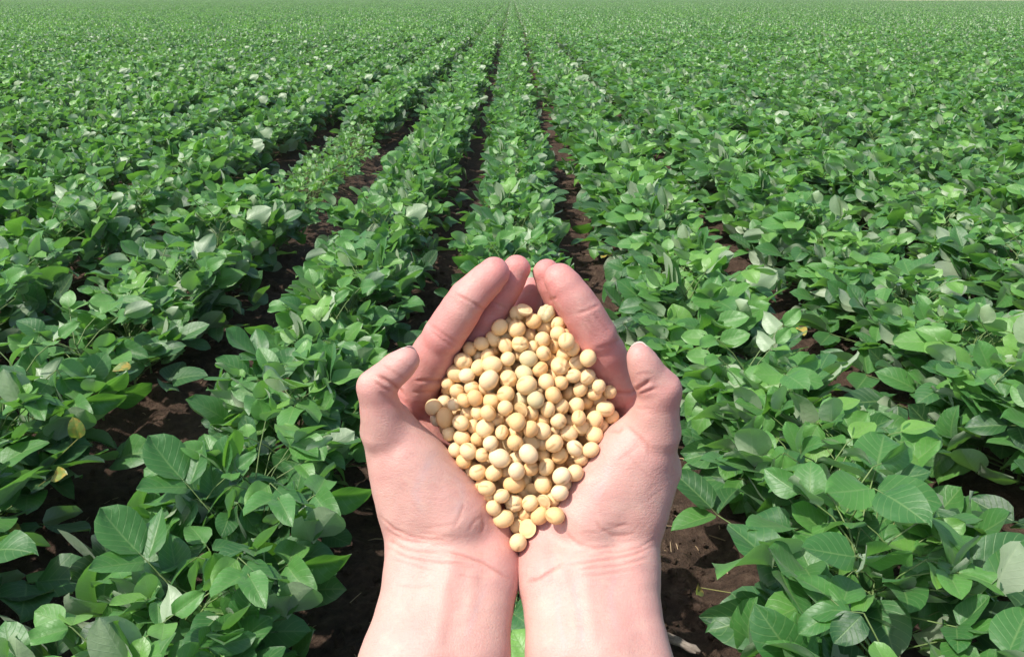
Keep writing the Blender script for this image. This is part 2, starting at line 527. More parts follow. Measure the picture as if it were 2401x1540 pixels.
for c in cands:
    x, y, k, hs, ws, weak = c
    g = rng.uniform(0.85, 1.15)
    rz = math.pi * int(rng.integers(2)) + rng.normal(0, 0.35)
    sc = (ws * g, ws * g, hs * g * rng.uniform(0.94, 1.06))
    vi = int(rng.integers(N_VAR))
    if id(c) in near:
        var = WEAK[vi % 3] if weak else PLANTS[vi]
        PLANT_OBJS.append(add_plant(x, y, var, rz, sc, plant_label(x, y, k, weak), 'soybean plants in rows'))
    else:
        crop_pts.append((x, y, float(ground_z(np.array(x), np.array(y))), rz, *sc, (N_VAR + vi % 3) if weak else vi))
nfar = N_VAR + len(WEAK)
for k in range(-280, 281):
    xr = ROW0 + k * SPACING
    y = 27.2
    while y < (FIELD_END if xr > 85 else 290.0):
        if abs(xr) < 0.72 * y + 4:
            ws = 0.70 if k in (0, -1, 1) else 0.97 if k > 1 else 0.94
            crop_pts.append((xr + rng.normal(0, 0.03), y, float(ground_z(np.array(xr), np.array(y))), math.pi * int(rng.integers(2)),
                             ws * rng.uniform(0.92, 1.1), 1.0, rng.uniform(0.9, 1.12) * (1.06 if k >= 1 or k < -1 else 0.97), nfar + int(rng.integers(5))))
        y += 0.97
cp = np.array(crop_pts)
protos = bpy.data.collections.new('crop_plants')       # only a store of mesh data for the mass of the crop
for i, m in enumerate([p[2] for p in PLANTS] + [p[2] for p in WEAK] + FARP):
    protos.objects.link(bpy.data.objects.new('%02d_crop_plant' % i, m))
me = mesh_np('soybean_crop', cp[:, :3], [], [M_LEAF, M_STEM], False)
for nm, ty, v in (('turn', 'FLOAT_VECTOR', np.stack([0 * cp[:, 3], 0 * cp[:, 3], cp[:, 3]], -1)), ('size', 'FLOAT_VECTOR', cp[:, 4:7])):
    a = me.attributes.new(nm, ty, 'POINT'); a.data.foreach_set('vector', v.astype(np.float32).ravel())
a = me.attributes.new('kind', 'INT', 'POINT'); a.data.foreach_set('value', cp[:, 7].astype(np.int32))
crop = link('soybean_crop', me)
tag(crop, 'closed green canopy of soybean rows running on to the far edge of the field', 'crop', kind='stuff')
ng = bpy.data.node_groups.new('crop', 'GeometryNodeTree')
ng.interface.new_socket('Geometry', in_out='INPUT', socket_type='NodeSocketGeometry')
ng.interface.new_socket('Geometry', in_out='OUTPUT', socket_type='NodeSocketGeometry')
gi, go = ng.nodes.new('NodeGroupInput'), ng.nodes.new('NodeGroupOutput')
ci = ng.nodes.new('GeometryNodeCollectionInfo')
ci.inputs['Collection'].default_value = protos
ci.inputs['Separate Children'].default_value = True
ci.inputs['Reset Children'].default_value = True
ip = ng.nodes.new('GeometryNodeInstanceOnPoints')
ip.inputs['Pick Instance'].default_value = True
def named(nm, ty):
    x = ng.nodes.new('GeometryNodeInputNamedAttribute'); x.data_type = ty
    x.inputs['Name'].default_value = nm
    return x.outputs['Attribute']
L_ = ng.links.new
L_(gi.outputs[0], ip.inputs['Points']); L_(ci.outputs[0], ip.inputs['Instance'])
L_(named('kind', 'INT'), ip.inputs['Instance Index'])
L_(named('turn', 'FLOAT_VECTOR'), ip.inputs['Rotation']); L_(named('size', 'FLOAT_VECTOR'), ip.inputs['Scale'])
L_(ip.outputs[0], go.inputs[0])
crop.modifiers.new('crop', 'NODES').node_group = ng

# ------------------------------------------------------------------ the hands: a distance field meshed by surface nets
D0 = 450.0                                  # millimetres from the camera to the heap
def P(px, py, w):
    d = D0 - w
    return np.array([(px - 1200.5) / F * d, -(py - 770) / F * d, w])
def RR(r, w=0): return r * (D0 - w) / F

class Field:
    def __init__(s, lo, hi, h):
        s.lo, s.h = np.array(lo, float), h
        s.n = np.ceil((np.array(hi) - s.lo) / h).astype(int) + 1
        s.ax = [(s.lo[i] + h * np.arange(s.n[i])).astype(np.float32) for i in range(3)]
    def new(s): return np.full(s.n, 1e3, np.float32)
    def box(s, lo, hi):
        a = np.clip(np.floor((np.array(lo) - s.lo) / s.h).astype(int), 0, s.n - 1)
        b = np.clip(np.ceil((np.array(hi) - s.lo) / s.h).astype(int) + 1, 1, s.n)
        return tuple(slice(int(x), int(y)) for x, y in zip(a, b))
    def cone(s, D, a, b, ra, rb, k, flat=1.0):
        """smooth union of a rounded cone; flat < 1 thins it along the view axis"""
        pad = max(ra, rb) + max(k, 3) + 6
        sl = s.box(np.minimum(a, b) - pad, np.maximum(a, b) + pad)
        X = s.ax[0][sl[0]][:, None, None]; Y = s.ax[1][sl[1]][None, :, None]; Z = s.ax[2][sl[2]][None, None, :]
        ba = (b - a).astype(np.float32); L2 = max(float(ba @ ba), 1e-6)
        dx, dy, dz = X - np.float32(a[0]), Y - np.float32(a[1]), Z - np.float32(a[2])
        t = np.clip((dx * ba[0] + dy * ba[1] + dz * ba[2]) / L2, 0, 1)
        ex, ey, ez = dx - t * ba[0], dy - t * ba[1], (dz - t * ba[2]) / flat
        d = np.sqrt(ex * ex + ey * ey + ez * ez) - (ra + (rb - ra) * t)
        if flat != 1.0: d = d * (0.5 + 0.5 * flat)
        D[sl] = smin(D[sl], d, k)

def smin(a, b, k):
    h = np.maximum(k - np.abs(a - b), 0) / k
    return np.minimum(a, b) - h * h * k * 0.25

def surface_nets(D, lo, h):
    ins = D < 0
    c = [ins[i:ins.shape[0] - 1 + i, j:ins.shape[1] - 1 + j, k:ins.shape[2] - 1 + k] for i in (0, 1) for j in (0, 1) for k in (0, 1)]
    s = sum(x.astype(np.int8) for x in c)
    mixed = (s > 0) & (s < 8)
    I = np.argwhere(mixed)
    vid = np.full(mixed.shape, -1, np.int32); vid[mixed] = np.arange(len(I))
    off = np.array([(i, j, k) for i in (0, 1) for j in (0, 1) for k in (0, 1)])
    val = np.stack([D[I[:, 0] + o[0], I[:, 1] + o[1], I[:, 2] + o[2]] for o in off], 1)
    acc = np.zeros((len(I), 3)); cnt = np.zeros(len(I))
    for a in range(8):
        for b in range(a + 1, 8):
            if np.abs(off[a] - off[b]).sum() != 1: continue
            va, vb = val[:, a], val[:, b]
            m = (va < 0) != (vb < 0)
            t = va[m] / (va[m] - vb[m])
            acc[m] += off[a] + t[:, None] * (off[b] - off[a]); cnt[m] += 1
    V = lo + h * (I + acc / cnt[:, None])
    quads = []
    for ax in range(3):
        o1, o2 = [(1, 2), (2, 0), (0, 1)][ax]
        sl0 = [slice(None)] * 3; sl1 = [slice(None)] * 3
        sl0[ax] = slice(0, -1); sl1[ax] = slice(1, None)
        A, B = ins[tuple(sl0)], ins[tuple(sl1)]
        E = np.argwhere(A != B)
        E = E[(E[:, o1] > 0) & (E[:, o2] > 0) & (E[:, o1] < D.shape[o1] - 1) & (E[:, o2] < D.shape[o2] - 1)]
        fl = A[E[:, 0], E[:, 1], E[:, 2]]
        def at(d1, d2):
            q = E.copy(); q[:, o1] += d1; q[:, o2] += d2
            return vid[q[:, 0], q[:, 1], q[:, 2]]
        q = np.stack([at(-1, -1), at(0, -1), at(0, 0), at(-1, 0)], 1)
        q[~fl] = q[~fl][:, ::-1]
        quads.append(q)
    return V, np.concatenate(quads)

H_VOX = 0.9
def mirror_none(v): return v
# joints of each hand in picture coordinates with a depth (mm towards the eye) and a radius (picture units)
LEFT = dict(
    fingers=[
        [(978, 905, -27, 55), (1041, 788, -5, 48), (1098, 699, 2, 43.5), (1157, 640, 3, 37.5)],
        [(1030, 925, -46, 52), (1104, 803, -22, 43), (1164, 713, -13, 37), (1211, 631, -9, 32.5)],
        [(1085, 950, -64, 50), (1168, 850, -46, 42), (1216, 765, -36, 36), (1245, 682, -30, 32)],
        [(1140, 990, -76, 46), (1190, 905, -66, 38), (1212, 850, -60, 33), (1222, 800, -55, 29)]],
    thumb=[(905, 1010, 2, 57), (880, 908, 11, 40), (903, 888, 13, 36.5), (953, 845, 17, 31.5)],
    thenar=[((915, 995, -1, 56), (1058, 1215, -5, 98)), ((903, 1015, -4, 54), (985, 1280, -6, 80)), ((960, 1090, -6, 84), (985, 1180, -8, 92))],
    web=[((905, 1010, -14, 40), (985, 935, -44, 40)), ((935, 1075, -28, 46), (1005, 975, -52, 42))],
    palm=[((1000, 1290, -6, 70), (985, 925, -46, 48)), ((1050, 1300, -6, 74), (1030, 940, -60, 50)), ((1100, 1310, -8, 74), (1088, 960, -70, 50)),
          ((1142, 1300, -8, 70), (1148, 1000, -82, 46))],
    heel=[((1138, 1225, -12, 66), (1142, 1330, -4, 70))],
    wrist=[(985, 1340, 3, 80), (1062, 1350, 5, 82), (1137, 1350, 3, 76)],
    arm=[(946, 1540, 27, 94), (1018, 1540, 30, 98), (1096, 1540, 27, 94)],
    elbow=[(-108, -290, 108), (-85, -290, 112), (-62, -292, 108)],
    side=-1)
RIGHT = dict(
    fingers=[
        [(1445, 905, -27, 56), (1395, 787, -5, 49), (1349, 707, 1, 44), (1314, 654, 2, 37)],
        [(1400, 925, -46, 52), (1368, 805, -24, 43), (1322, 722, -16, 37), (1281, 640, -11, 31.5)],
        [(1345, 950, -64, 50), (1318, 860, -52, 42), (1292, 780, -46, 36), (1280, 712, -42, 32)],
        [(1290, 990, -76, 46), (1265, 905, -68, 38), (1252, 850, -62, 33), (1245, 800, -58, 29)]],
    thumb=[(1532, 1010, 2, 62), (1548, 915, 11, 46), (1523, 884, 13, 40), (1499, 836, 17, 31.5)],
    thenar=[((1520, 1000, -1, 58), (1385, 1215, -5, 98)), ((1534, 1015, -4, 58), (1465, 1280, -6, 80)), ((1488, 1080, -6, 92), (1470, 1180, -8, 98)), ((1530, 1100, -14, 66), (1520, 1130, -14, 62))],
    web=[((1530, 1010, -14, 40), (1445, 935, -44, 40)), ((1500, 1075, -28, 46), (1428, 975, -52, 42))],
    palm=[((1440, 1290, -6, 70), (1440, 925, -46, 48)), ((1385, 1300, -6, 74), (1400, 940, -60, 50)), ((1330, 1310, -8, 74), (1345, 960, -70, 50)),
          ((1290, 1300, -8, 70), (1282, 1000, -82, 46))],
    heel=[((1292, 1225, -12, 66), (1290, 1330, -4, 70))],
    wrist=[(1460, 1340, 3, 82), (1375, 1350, 5, 82), (1293, 1350, 3, 76)],
    arm=[(1474, 1540, 27, 93), (1405, 1540, 30, 98), (1332, 1540, 27, 94)],
    elbow=[(98, -290, 108), (75, -290, 112), (52, -292, 108)],
    side=1)

def J(j): return P(j[0], j[1], j[2]), RR(j[3], j[2])
def build_hand(Hd):
    lo = (-126, -345, -112) if Hd['side'] < 0 else (-8, -345, -112)
    hi = (22, 42, 226) if Hd['side'] < 0 else (126, 42, 226)
    G = Field(lo, hi, H_VOX)
    D = G.new()
    # forearm, wrist, palm
    for w, a, e in zip(Hd['wrist'], Hd['arm'], Hd['elbow']):
        pw, rw = J(w); pa, ra = J(a)
        G.cone(D, pw, pa, rw, ra, 7); G.cone(D, pa, np.array(e, float), ra, 24, 7)
    w = [J(x) for x in Hd['wrist']]
    for (pa, ra), (pb, rb) in zip(w[:-1], w[1:]): G.cone(D, pa, pb, ra, rb, 6)
    for a, b in Hd['palm'] + Hd['heel']:
        (pa, ra), (pb, rb) = J(a), J(b); G.cone(D, pa, pb, ra, rb, 7)
    for a, b in Hd['thenar']:
        (pa, ra), (pb, rb) = J(a), J(b); G.cone(D, pa, pb, ra, rb, 6)
    for a, b in Hd['web']:
        (pa, ra), (pb, rb) = J(a), J(b); G.cone(D, pa, pb, ra, rb, 4)
    # fingers: joined to the palm smoothly and to each other hardly at all
    FG = G.new()
    for fi in Hd['fingers']:
        O = G.new(); j = [J(x) for x in fi]
        for (pa, ra), (pb, rb) in zip(j[:-1], j[1:]):
            G.cone(O, pa, pb, ra, rb, 2.0)
            # pulp of the phalanx towards the palm side, waist at the joints
            m = (pa + pb) / 2 + np.array([0, 0, 0.10 * (ra + rb) / 2]); G.cone(O, m * 0.7 + pa * 0.3, m * 0.7 + pb * 0.3, 0.97 * (ra + rb) / 2, 0.97 * (ra + rb) / 2, 3.0)
        FG = smin(FG, O, 1.0)
    D = smin(D, FG, 4.5)
    T = G.new(); j = [J(x) for x in Hd['thumb']]
    for (pa, ra), (pb, rb) in zip(j[:-1], j[1:]): G.cone(T, pa, pb, ra, rb, 4.0)
    m = j[2][0] * 0.45 + j[3][0] * 0.55
    G.cone(T, m + np.array([0, 0, 1.2]), m + np.array([0, 0, 1.2]), j[3][1] * 1.08, j[3][1] * 1.08, 4.0)
    D = smin(D, T, 3.0)
    return G, D

def sample(G, D, p):
    q = (np.asarray(p) - G.lo) / G.h
    q = np.clip(q, 0, G.n - 1.001)
    i = q.astype(int); f = q - i
    r = 0
    for a in (0, 1):
        for b in (0, 1):
            for c in (0, 1):
                w = (f[..., 0] if a else 1 - f[..., 0]) * (f[..., 1] if b else 1 - f[..., 1]) * (f[..., 2] if c else 1 - f[..., 2])
                r = r + w * D[i[..., 0] + a, i[..., 1] + b, i[..., 2] + c]
    return r
def grad(G, D, p, e=0.9):
    g = np.stack([sample(G, D, p + d) - sample(G, D, p - d) for d in np.eye(3) * e], -1)
    return g / np.maximum(np.linalg.norm(g, axis=-1, keepdims=True), 1e-6)

def Z1(x, y): return ((850 + x * 0.37657) / 1.06622, (600 + y * 0.37657) / 1.06622)
def Z2(x, y): return ((850 + x * 0.37484) / 1.06622, (1080 + y * 0.37484) / 1.06622)
# creases: (points, depth mm, half width mm)
def C1(pts, d=0.5, w=0.7): return ([Z1(*p) for p in pts], d, w)
def C2(pts, d=0.35, w=0.7): return ([Z2(*p) for p in pts], d, w)
CREASES = [
    # left fingers
    C1([(770, 362), (850, 400), (930, 445), (965, 462)], .55, .8), C1([(1020, 410), (1065, 436), (1105, 455)], .5, .8),
    C1([(590, 560), (690, 630), (790, 690)], .35, .9), C1([(600, 600), (680, 665), (770, 720)], .35, .9), C1([(890, 655), (935, 690)], .4, .9),
    C1([(490, 935), (560, 930), (640, 935), (690, 935)], .6, 1.0),
    # right fingers
    C1([(1570, 490), (1650, 465), (1720, 430)], .45, .8), C1([(1640, 520), (1690, 590), (1720, 620)], .3, .7), C1([(1690, 500), (1740, 560), (1790, 620)], .3, .7),
    C1([(1620, 560), (1680, 630), (1700, 660)], .3, .7), C1([(1700, 720), (1800, 690), (1880, 650)], .3, .9), C1([(1395, 400), (1440, 380)], .4, .8),
    C1([(1780, 1010), (1870, 1012), (1950, 1010)], .6, 1.0),
    # left thumb: deep fold at the joint, then the wrinkles of the ball
    C1([(240, 900), (290, 925), (350, 960), (400, 1000), (425, 1040)], 1.0, 1.1), C1([(225, 935), (290, 985), (350, 1005)], .6, .9), C1([(270, 830), (330, 860), (400, 905), (440, 930)], .3, .8),
    C1([(300, 790), (380, 790), (470, 850)], .2, .7), C1([(430, 1100), (480, 1150), (560, 1190), (620, 1270)], .35, 1.1), C1([(250, 1000), (330, 1060), (390, 1130), (440, 1200)], .25, 1.0),
    C1([(470, 1010), (560, 1010), (650, 1000)], .35, .9), C1([(480, 1080), (570, 1085), (640, 1070)], .3, .8),
    # right thumb
    C1([(2060, 930), (2020, 960), (1970, 990), (1940, 1020)], 1.1, 1.1), C1([(2110, 980), (2050, 1000), (1985, 1020)], .55, .9), C1([(1960, 900), (2020, 885), (2080, 890)], .25, .8),
    C1([(1940, 1110), (2000, 1120), (2060, 1115)], .2, .8), C1([(1890, 1215), (1960, 1290), (2040, 1360), (2060, 1430)], .35, 1.1), C1([(1770, 1265), (1850, 1270), (1880, 1240)], .4, 1.0),
    # left wrist and heel
    C2([(270, 560), (360, 645), (460, 690), (600, 718), (720, 712)], .5, .8), C2([(300, 650), (420, 715), (540, 735), (640, 740)], .35, .7), C2([(310, 720), (420, 770), (540, 790), (680, 800)], .45, .7),
    C2([(300, 770), (430, 820), (560, 850), (700, 868), (860, 880)], .5, .7), C2([(330, 840), (470, 880), (620, 920)], .3, .7), C2([(690, 790), (830, 825), (960, 870), (1040, 920), (1140, 985)], .6, .8),
    C2([(760, 640), (800, 560), (830, 470)], .25, 1.0), C2([(860, 660), (880, 610), (940, 560)], .25, .9), C2([(560, 640), (680, 625), (780, 610)], .2, .8), C2([(940, 680), (960, 620), (945, 540)], .3, 1.2),
    C2([(370, 1010), (500, 1030), (640, 1010)], .2, .8),
    # right wrist and heel
    C2([(1500, 640), (1530, 700), (1600, 750), (1720, 775), (1850, 760)], .4, .9), C2([(1700, 580), (1740, 640), (1820, 690), (1950, 690)], .4, 1.0), C2([(1760, 610), (1850, 625), (1920, 610)], .3, .8),
    C2([(1500, 880), (1620, 870), (1780, 850), (1950, 820), (2090, 760)], .45, .7), C2([(1720, 800), (1850, 800), (2000, 770), (2110, 700)], .35, .7), C2([(1240, 1000), (1330, 980), (1420, 920), (1500, 860)], .5, .9),
    C2([(1560, 920), (1700, 905), (1860, 890), (2040, 850)], .35, .7), C2([(1620, 960), (1800, 945), (1990, 910)], .25, .7), C2([(1890, 120), (1960, 200), (2050, 290), (2110, 330)], .2, .8),
]
rw = np.random.default_rng(11)
for i in range(26):                        # the fine parallel lines that cross both wrists and the thumb balls
    s = rw.uniform(0, 1)
    x, y = (rw.uniform(310, 800), rw.uniform(610, 980)) if i % 2 else (rw.uniform(1520, 2000), rw.uniform(640, 980))
    l = rw.uniform(90, 240); a = (0.12 if i % 2 else -0.14) + rw.normal(0, 0.06)
    CREASES.append(C2([(x, y), (x + l / 2, y + l / 2 * a + rw.normal(0, 5)), (x + l, y + l * a)], rw.uniform(.12, .24), .6))
for i in range(26):
    x, y = (rw.uniform(200, 760), rw.uniform(100, 560)) if i % 2 else (rw.uniform(1640, 2200), rw.uniform(120, 560))
    l = rw.uniform(70, 170); a = (0.65 if i % 2 else -0.75) + rw.normal(0, 0.2)
    CREASES.append(C2([(x, y), (x + l / 2, y + l / 2 * a + rw.normal(0, 6)), (x + l, y + l * a)], rw.uniform(.06, .14), .6))
RIDGES = [C2([(1470, 900), (1520, 1050), (1560, 1200), (1580, 1420)], -0.9, 3.6), C2([(1620, 960), (1650, 1150), (1690, 1420)], -0.7, 4.0), C2([(900, 900), (880, 1050), (850, 1300)], -0.6, 4.0), C2([(700, 930), (690, 1200), (640, 1450)], -0.5, 4.0)]
VEINS = [C2([(1600, 950), (1560, 1050), (1600, 1200), (1620, 1450)], 0, 1.6), C2([(1460, 1040), (1450, 1200), (1500, 1450)], 0, 1.4), C2([(980, 1000), (920, 1150), (830, 1400)], 0, 1.6), C2([(640, 120), (560, 260), (500, 400), (560, 560)], 0, 2.2),
         C2([(1800, 200), (1760, 330), (1690, 470)], 0, 2.2), C2([(760, 260), (820, 420), (760, 560)], 0, 1.8), C2([(1850, 900), (1800, 1100), (1850, 1350)], 0, 1.6)]

def pxy(V): return 1200.5 + F * V[:, 0] / (D0 - V[:, 2]), 770 - F * V[:, 1] / (D0 - V[:, 2])
def seg_dist(x, y, pts):
    best = np.full(len(x), 1e9); 
    L = [0]
    for (x0, y0), (x1, y1) in zip(pts[:-1], pts[1:]): L.append(L[-1] + math.hypot(x1 - x0, y1 - y0))
    along = np.zeros(len(x))
    for i, ((x0, y0), (x1, y1)) in enumerate(zip(pts[:-1], pts[1:])):
        dx, dy = x1 - x0, y1 - y0; l2 = dx * dx + dy * dy
        t = np.clip(((x - x0) * dx + (y - y0) * dy) / l2, 0, 1)
        d = np.hypot(x - x0 - t * dx, y - y0 - t * dy)
        m = d < best; best[m] = d[m]; along[m] = (L[i] + t[m] * math.sqrt(l2)) / L[-1]
    return best * D0 / F, np.clip(np.minimum(along, 1 - along) * 5 + 0.15, 0, 1)

def smooth01(x, a, b):
    t = np.clip((x - a) / (b - a), 0, 1); return t * t * (3 - 2 * t)

HANDS = [build_hand(LEFT), build_hand(RIGHT)]
NAILS = []
allV, allF, allA, nv = [], [], {'flush': [], 'vein': [], 'crease': []}, 0
for (G, D), Hd in zip(HANDS, (LEFT, RIGHT)):
    V, Fq = surface_nets(D, G.lo, G.h)
    for it in range(2):                    # relax the grid pattern and settle back on the surface
        acc = np.zeros_like(V); cnt = np.zeros(len(V))
        for a, b in ((0, 1), (1, 2), (2, 3), (3, 0)):
            np.add.at(acc, Fq[:, a], V[Fq[:, b]]); np.add.at(acc, Fq[:, b], V[Fq[:, a]])
            np.add.at(cnt, Fq[:, a], 1); np.add.at(cnt, Fq[:, b], 1)
        V = V * 0.4 + 0.6 * acc / cnt[:, None]
    N = grad(G, D, V)
    V = V - N * sample(G, D, V)[:, None] * 0.8
    px, py = pxy(V)
    face = smooth01(N[:, 2], 0.05, 0.45)
    disp = np.zeros(len(V)); crease = np.zeros(len(V)); vein = np.zeros(len(V))
    # a fold belongs to the nearer surface only: thumbs hide the palm behind them
    for pts, dep, wid in CREASES + RIDGES:
        xs, ys = [p[0] for p in pts], [p[1] for p in pts]
        m = (px > min(xs) - 40) & (px < max(xs) + 40) & (py > min(ys) - 40) & (py < max(ys) + 40)
        if not m.any(): continue
        d, e = seg_dist(px[m], py[m], pts)
        g = np.exp(-(d / wid) ** 2) * e * face[m]
        disp[m] -= dep * (1.4 * (g - 0.33 * np.exp(-(d / (wid * 2.4)) ** 2) * e * face[m]) if dep > 0 else g)
        if dep > 0: crease[m] = np.maximum(crease[m], g * min(1, dep / 0.6))
    for pts, dep, wid in VEINS:
        d, e = seg_dist(px, py, pts)
        vein = np.maximum(vein, np.exp(-(d / wid) ** 2) * e * face)
    # gentle unevenness of real flesh
    disp += 0.9 * vnoise(V[:, 0] * 0.06 + V[:, 2] * 0.03, V[:, 1] * 0.06 + V[:, 2] * 0.05, 21) + 0.35 * vnoise(V[:, 0] * 0.17 + V[:, 2] * 0.09, V[:, 1] * 0.17 - V[:, 2] * 0.1, 22)
    V = V + N * disp[:, None]
    finger = smooth01(py, 960, 860) * smooth01(V[:, 2], 12, 2)
    deep = smooth01(V[:, 2], -4, -26) * smooth01(py, 1250, 1100)
    thumb = smooth01(py, 1010, 900) * smooth01(V[:, 2], 2, 12)
    inner = smooth01(np.abs(px - 1215), 150, 20) * smooth01(py, 1420, 1250) * 0.5
    flush = 0.22 + 0.66 * np.maximum(finger, deep) + 0.34 * thumb + inner
    flush += 0.30 * vnoise(V[:, 0] * 0.05 + 3, V[:, 1] * 0.05, 31)
    N_HERE = len(V)
    allV.append(V); allF.append(Fq + nv); nv += N_HERE
    allA['flush'].append(np.clip(flush, 0, 1)); allA['vein'].append(vein); allA['crease'].append(crease)
    # the thumb nail lies on the back of the tip, turned outwards
    tip, base = P(*Hd['thumb'][3][:3]), P(*Hd['thumb'][2][:3])
    ax = (tip - base) / np.linalg.norm(tip - base)
    out = np.array([Hd['side'] * 0.50, 0.30, -0.85]); out -= ax * (out @ ax); out /= np.linalg.norm(out)
    sid = np.cross(ax, out)
    gv, gw = [], []
    nu_, nw_ = 12, 10
    for i in range(nu_ + 1):
        u = i / nu_
        for j in range(nw_ + 1):
            s_ = (j / nw_ - 0.5) * 2
            a = s_ * 1.05 * (1 if u > 0.2 else 0.75 + 1.25 * u)
            q = tip + ax * (-5.0 + 10.6 * u - 1.6 * s_ * s_ * u) 
            r0 = (out * math.cos(a) + sid * math.sin(a))
            t = 14.0
            for _ in range(24):
                dd = float(sample(G, D, (q + r0 * t)[None])[0])
                t -= dd * 0.8
                if abs(dd) < 0.02: break
            cap = RR(Hd['thumb'][3][3], 17) * (0.80 if u > 0.55 else 0.0)
            t = max(t, cap)
            gv.append(q + r0 * (t + 0.06)); gw.append(u)
    gi_ = np.arange((nu_ + 1) * (nw_ + 1)).reshape(nu_ + 1, nw_ + 1)
    gf_ = np.stack([gi_[:-1, :-1], gi_[:-1, 1:], gi_[1:, 1:], gi_[1:, :-1]], -1).reshape(-1, 4)
    gv = np.array(gv); back = gv - np.tile(out, (len(gv), 1)) * 0.7
    rim = []
    loop = list(gi_[0]) + list(gi_[1:, -1]) + list(gi_[-1, :-1][::-1]) + list(gi_[1:-1, 0][::-1])
    for a_, b_ in zip(loop, loop[1:] + loop[:1]): rim.append((b_, a_, a_ + len(gv), b_ + len(gv)))
    NAILS.append((np.concatenate([gv, back]), gf_.tolist() + (gf_[:, ::-1] + len(gv)).tolist() + rim, gw + gw))

PERS = to_world(P(1215, 1340, 0) / 1000 * [1, 1, 1] + np.array([0, 0, -D0 / 1000]))
def cam_mm_to_world(V): return to_world(np.asarray(V) / 1000 + np.array([0, 0, -D0 / 1000]))
me = mesh_np('person', cam_mm_to_world(np.concatenate(allV)) - PERS, np.concatenate(allF), [M_SKIN], True, None, {k: np.concatenate(v) for k, v in allA.items()})
person = link('person', me, None, PERS)
tag(person, 'bare forearms and two cupped hands holding a heap of soybeans over the field', 'person')
for V, Fq, w in NAILS:
    link('fingernail', mesh_np('fingernail', cam_mm_to_world(V) - PERS, Fq, [M_NAIL], True, None, {'tipw': w}), person)

# ------------------------------------------------------------------ the beans
def bean_mesh(seed, kind='whole'):
    r = np.random.default_rng(seed)
    nu, nv_ = 22, 14
    V = [(0, 0, 1.0)]
    for i in range(1, nv_):
        th = math.pi * i / nv_
        for j in range(nu):
            ph = 2 * math.pi * j / nu
            V.append((math.sin(th) * math.cos(ph), math.sin(th) * math.sin(ph), math.cos(th)))
    V.append((0, 0, -1.0)); V = np.array(V)
    f = [(0, 1 + j, 1 + (j + 1) % nu) for j in range(nu)]
    for i in range(nv_ - 2):
        a = 1 + i * nu
        f += [(a + j, a + nu + j, a + nu + (j + 1) % nu, a + (j + 1) % nu) for j in range(nu)]
    a = 1 + (nv_ - 2) * nu; f += [(a + j, len(V) - 1, a + (j + 1) % nu) for j in range(nu)]
    el = {'long': 1.16, 'whole': r.uniform(1.0, 1.09)}.get(kind, 1.06)
    sc = np.array([el, r.uniform(0.93, 1.0), r.uniform(0.88, 0.96)])
    n = V.copy()
    bumpy = 0.02 * vnoise(V[:, 0] * 1.7 + seed, V[:, 1] * 1.7 + V[:, 2], seed) * 2
    if kind == 'wrinkled': bumpy = bumpy + 0.05 * np.sin(V[:, 0] * 9 + 2 * np.sin(V[:, 1] * 3)) * np.clip(V[:, 2] + 0.6, 0, 1) - 0.14 * np.exp(-((V[:, 1] - 0.2 * V[:, 0]) / 0.13) ** 2) * (V[:, 2] > 0)
    if kind == 'cracked': bumpy = bumpy - 0.16 * np.exp(-((V[:, 0] - 0.45 - 0.12 * np.sin(V[:, 1] * 5)) / 0.10) ** 2) * (V[:, 2] > -0.2)
    V = V * (1 + bumpy)[:, None] * sc
    # the hilum, a small seam on the rim
    hd = np.array([0.25, 0.95, 0.2]); hd /= np.linalg.norm(hd)
    q = n @ hd
    side = n @ np.cross(hd, [0, 0, 1.0])
    hil = np.clip((q - 0.84) / 0.06, 0, 1) * np.clip(1.2 - np.abs(n[:, 2] - hd[2]) / 0.20, 0, 1)
    V = V - n * (0.035 * hil)[:, None]
    mats, mi = [M_BEAN], None
    if kind in ('half', 'open'):
        cut = V[:, 2] < 0.06
        V[cut, 2] = 0.06 - 0.10 * (np.hypot(V[cut, 0], V[cut, 1]) < 0.72) * (1 if kind == 'half' else 2.6)
        mats = [M_BEAN, M_BEAN_S]
        cz = np.array([np.mean([n[k][2] for k in q_]) for q_ in f]); mi = (cz < -0.02).astype(int)
        hil = hil * 0
    return mesh_np('soybean', V, f, mats, True, None, {'hilum': hil * 0.8}, mi)
WHOLE = [bean_mesh(40 + i) for i in range(7)]
LONG = [bean_mesh(60 + i, 'long') for i in range(3)]
WRINK = [bean_mesh(70 + i, 'wrinkled') for i in range(2)]
CRACK = [bean_mesh(80, 'cracked')]
HALF = [bean_mesh(90, 'half')]; OPEN = [bean_mesh(91, 'open')]
def green(ms):
    out = []
    for m in ms:
        c = m.copy(); c.materials.clear(); c.materials.append(M_BEAN_G); out.append(c)
    return out
GREENB, GREENW = green(WHOLE[:2]), green(WRINK[:1])

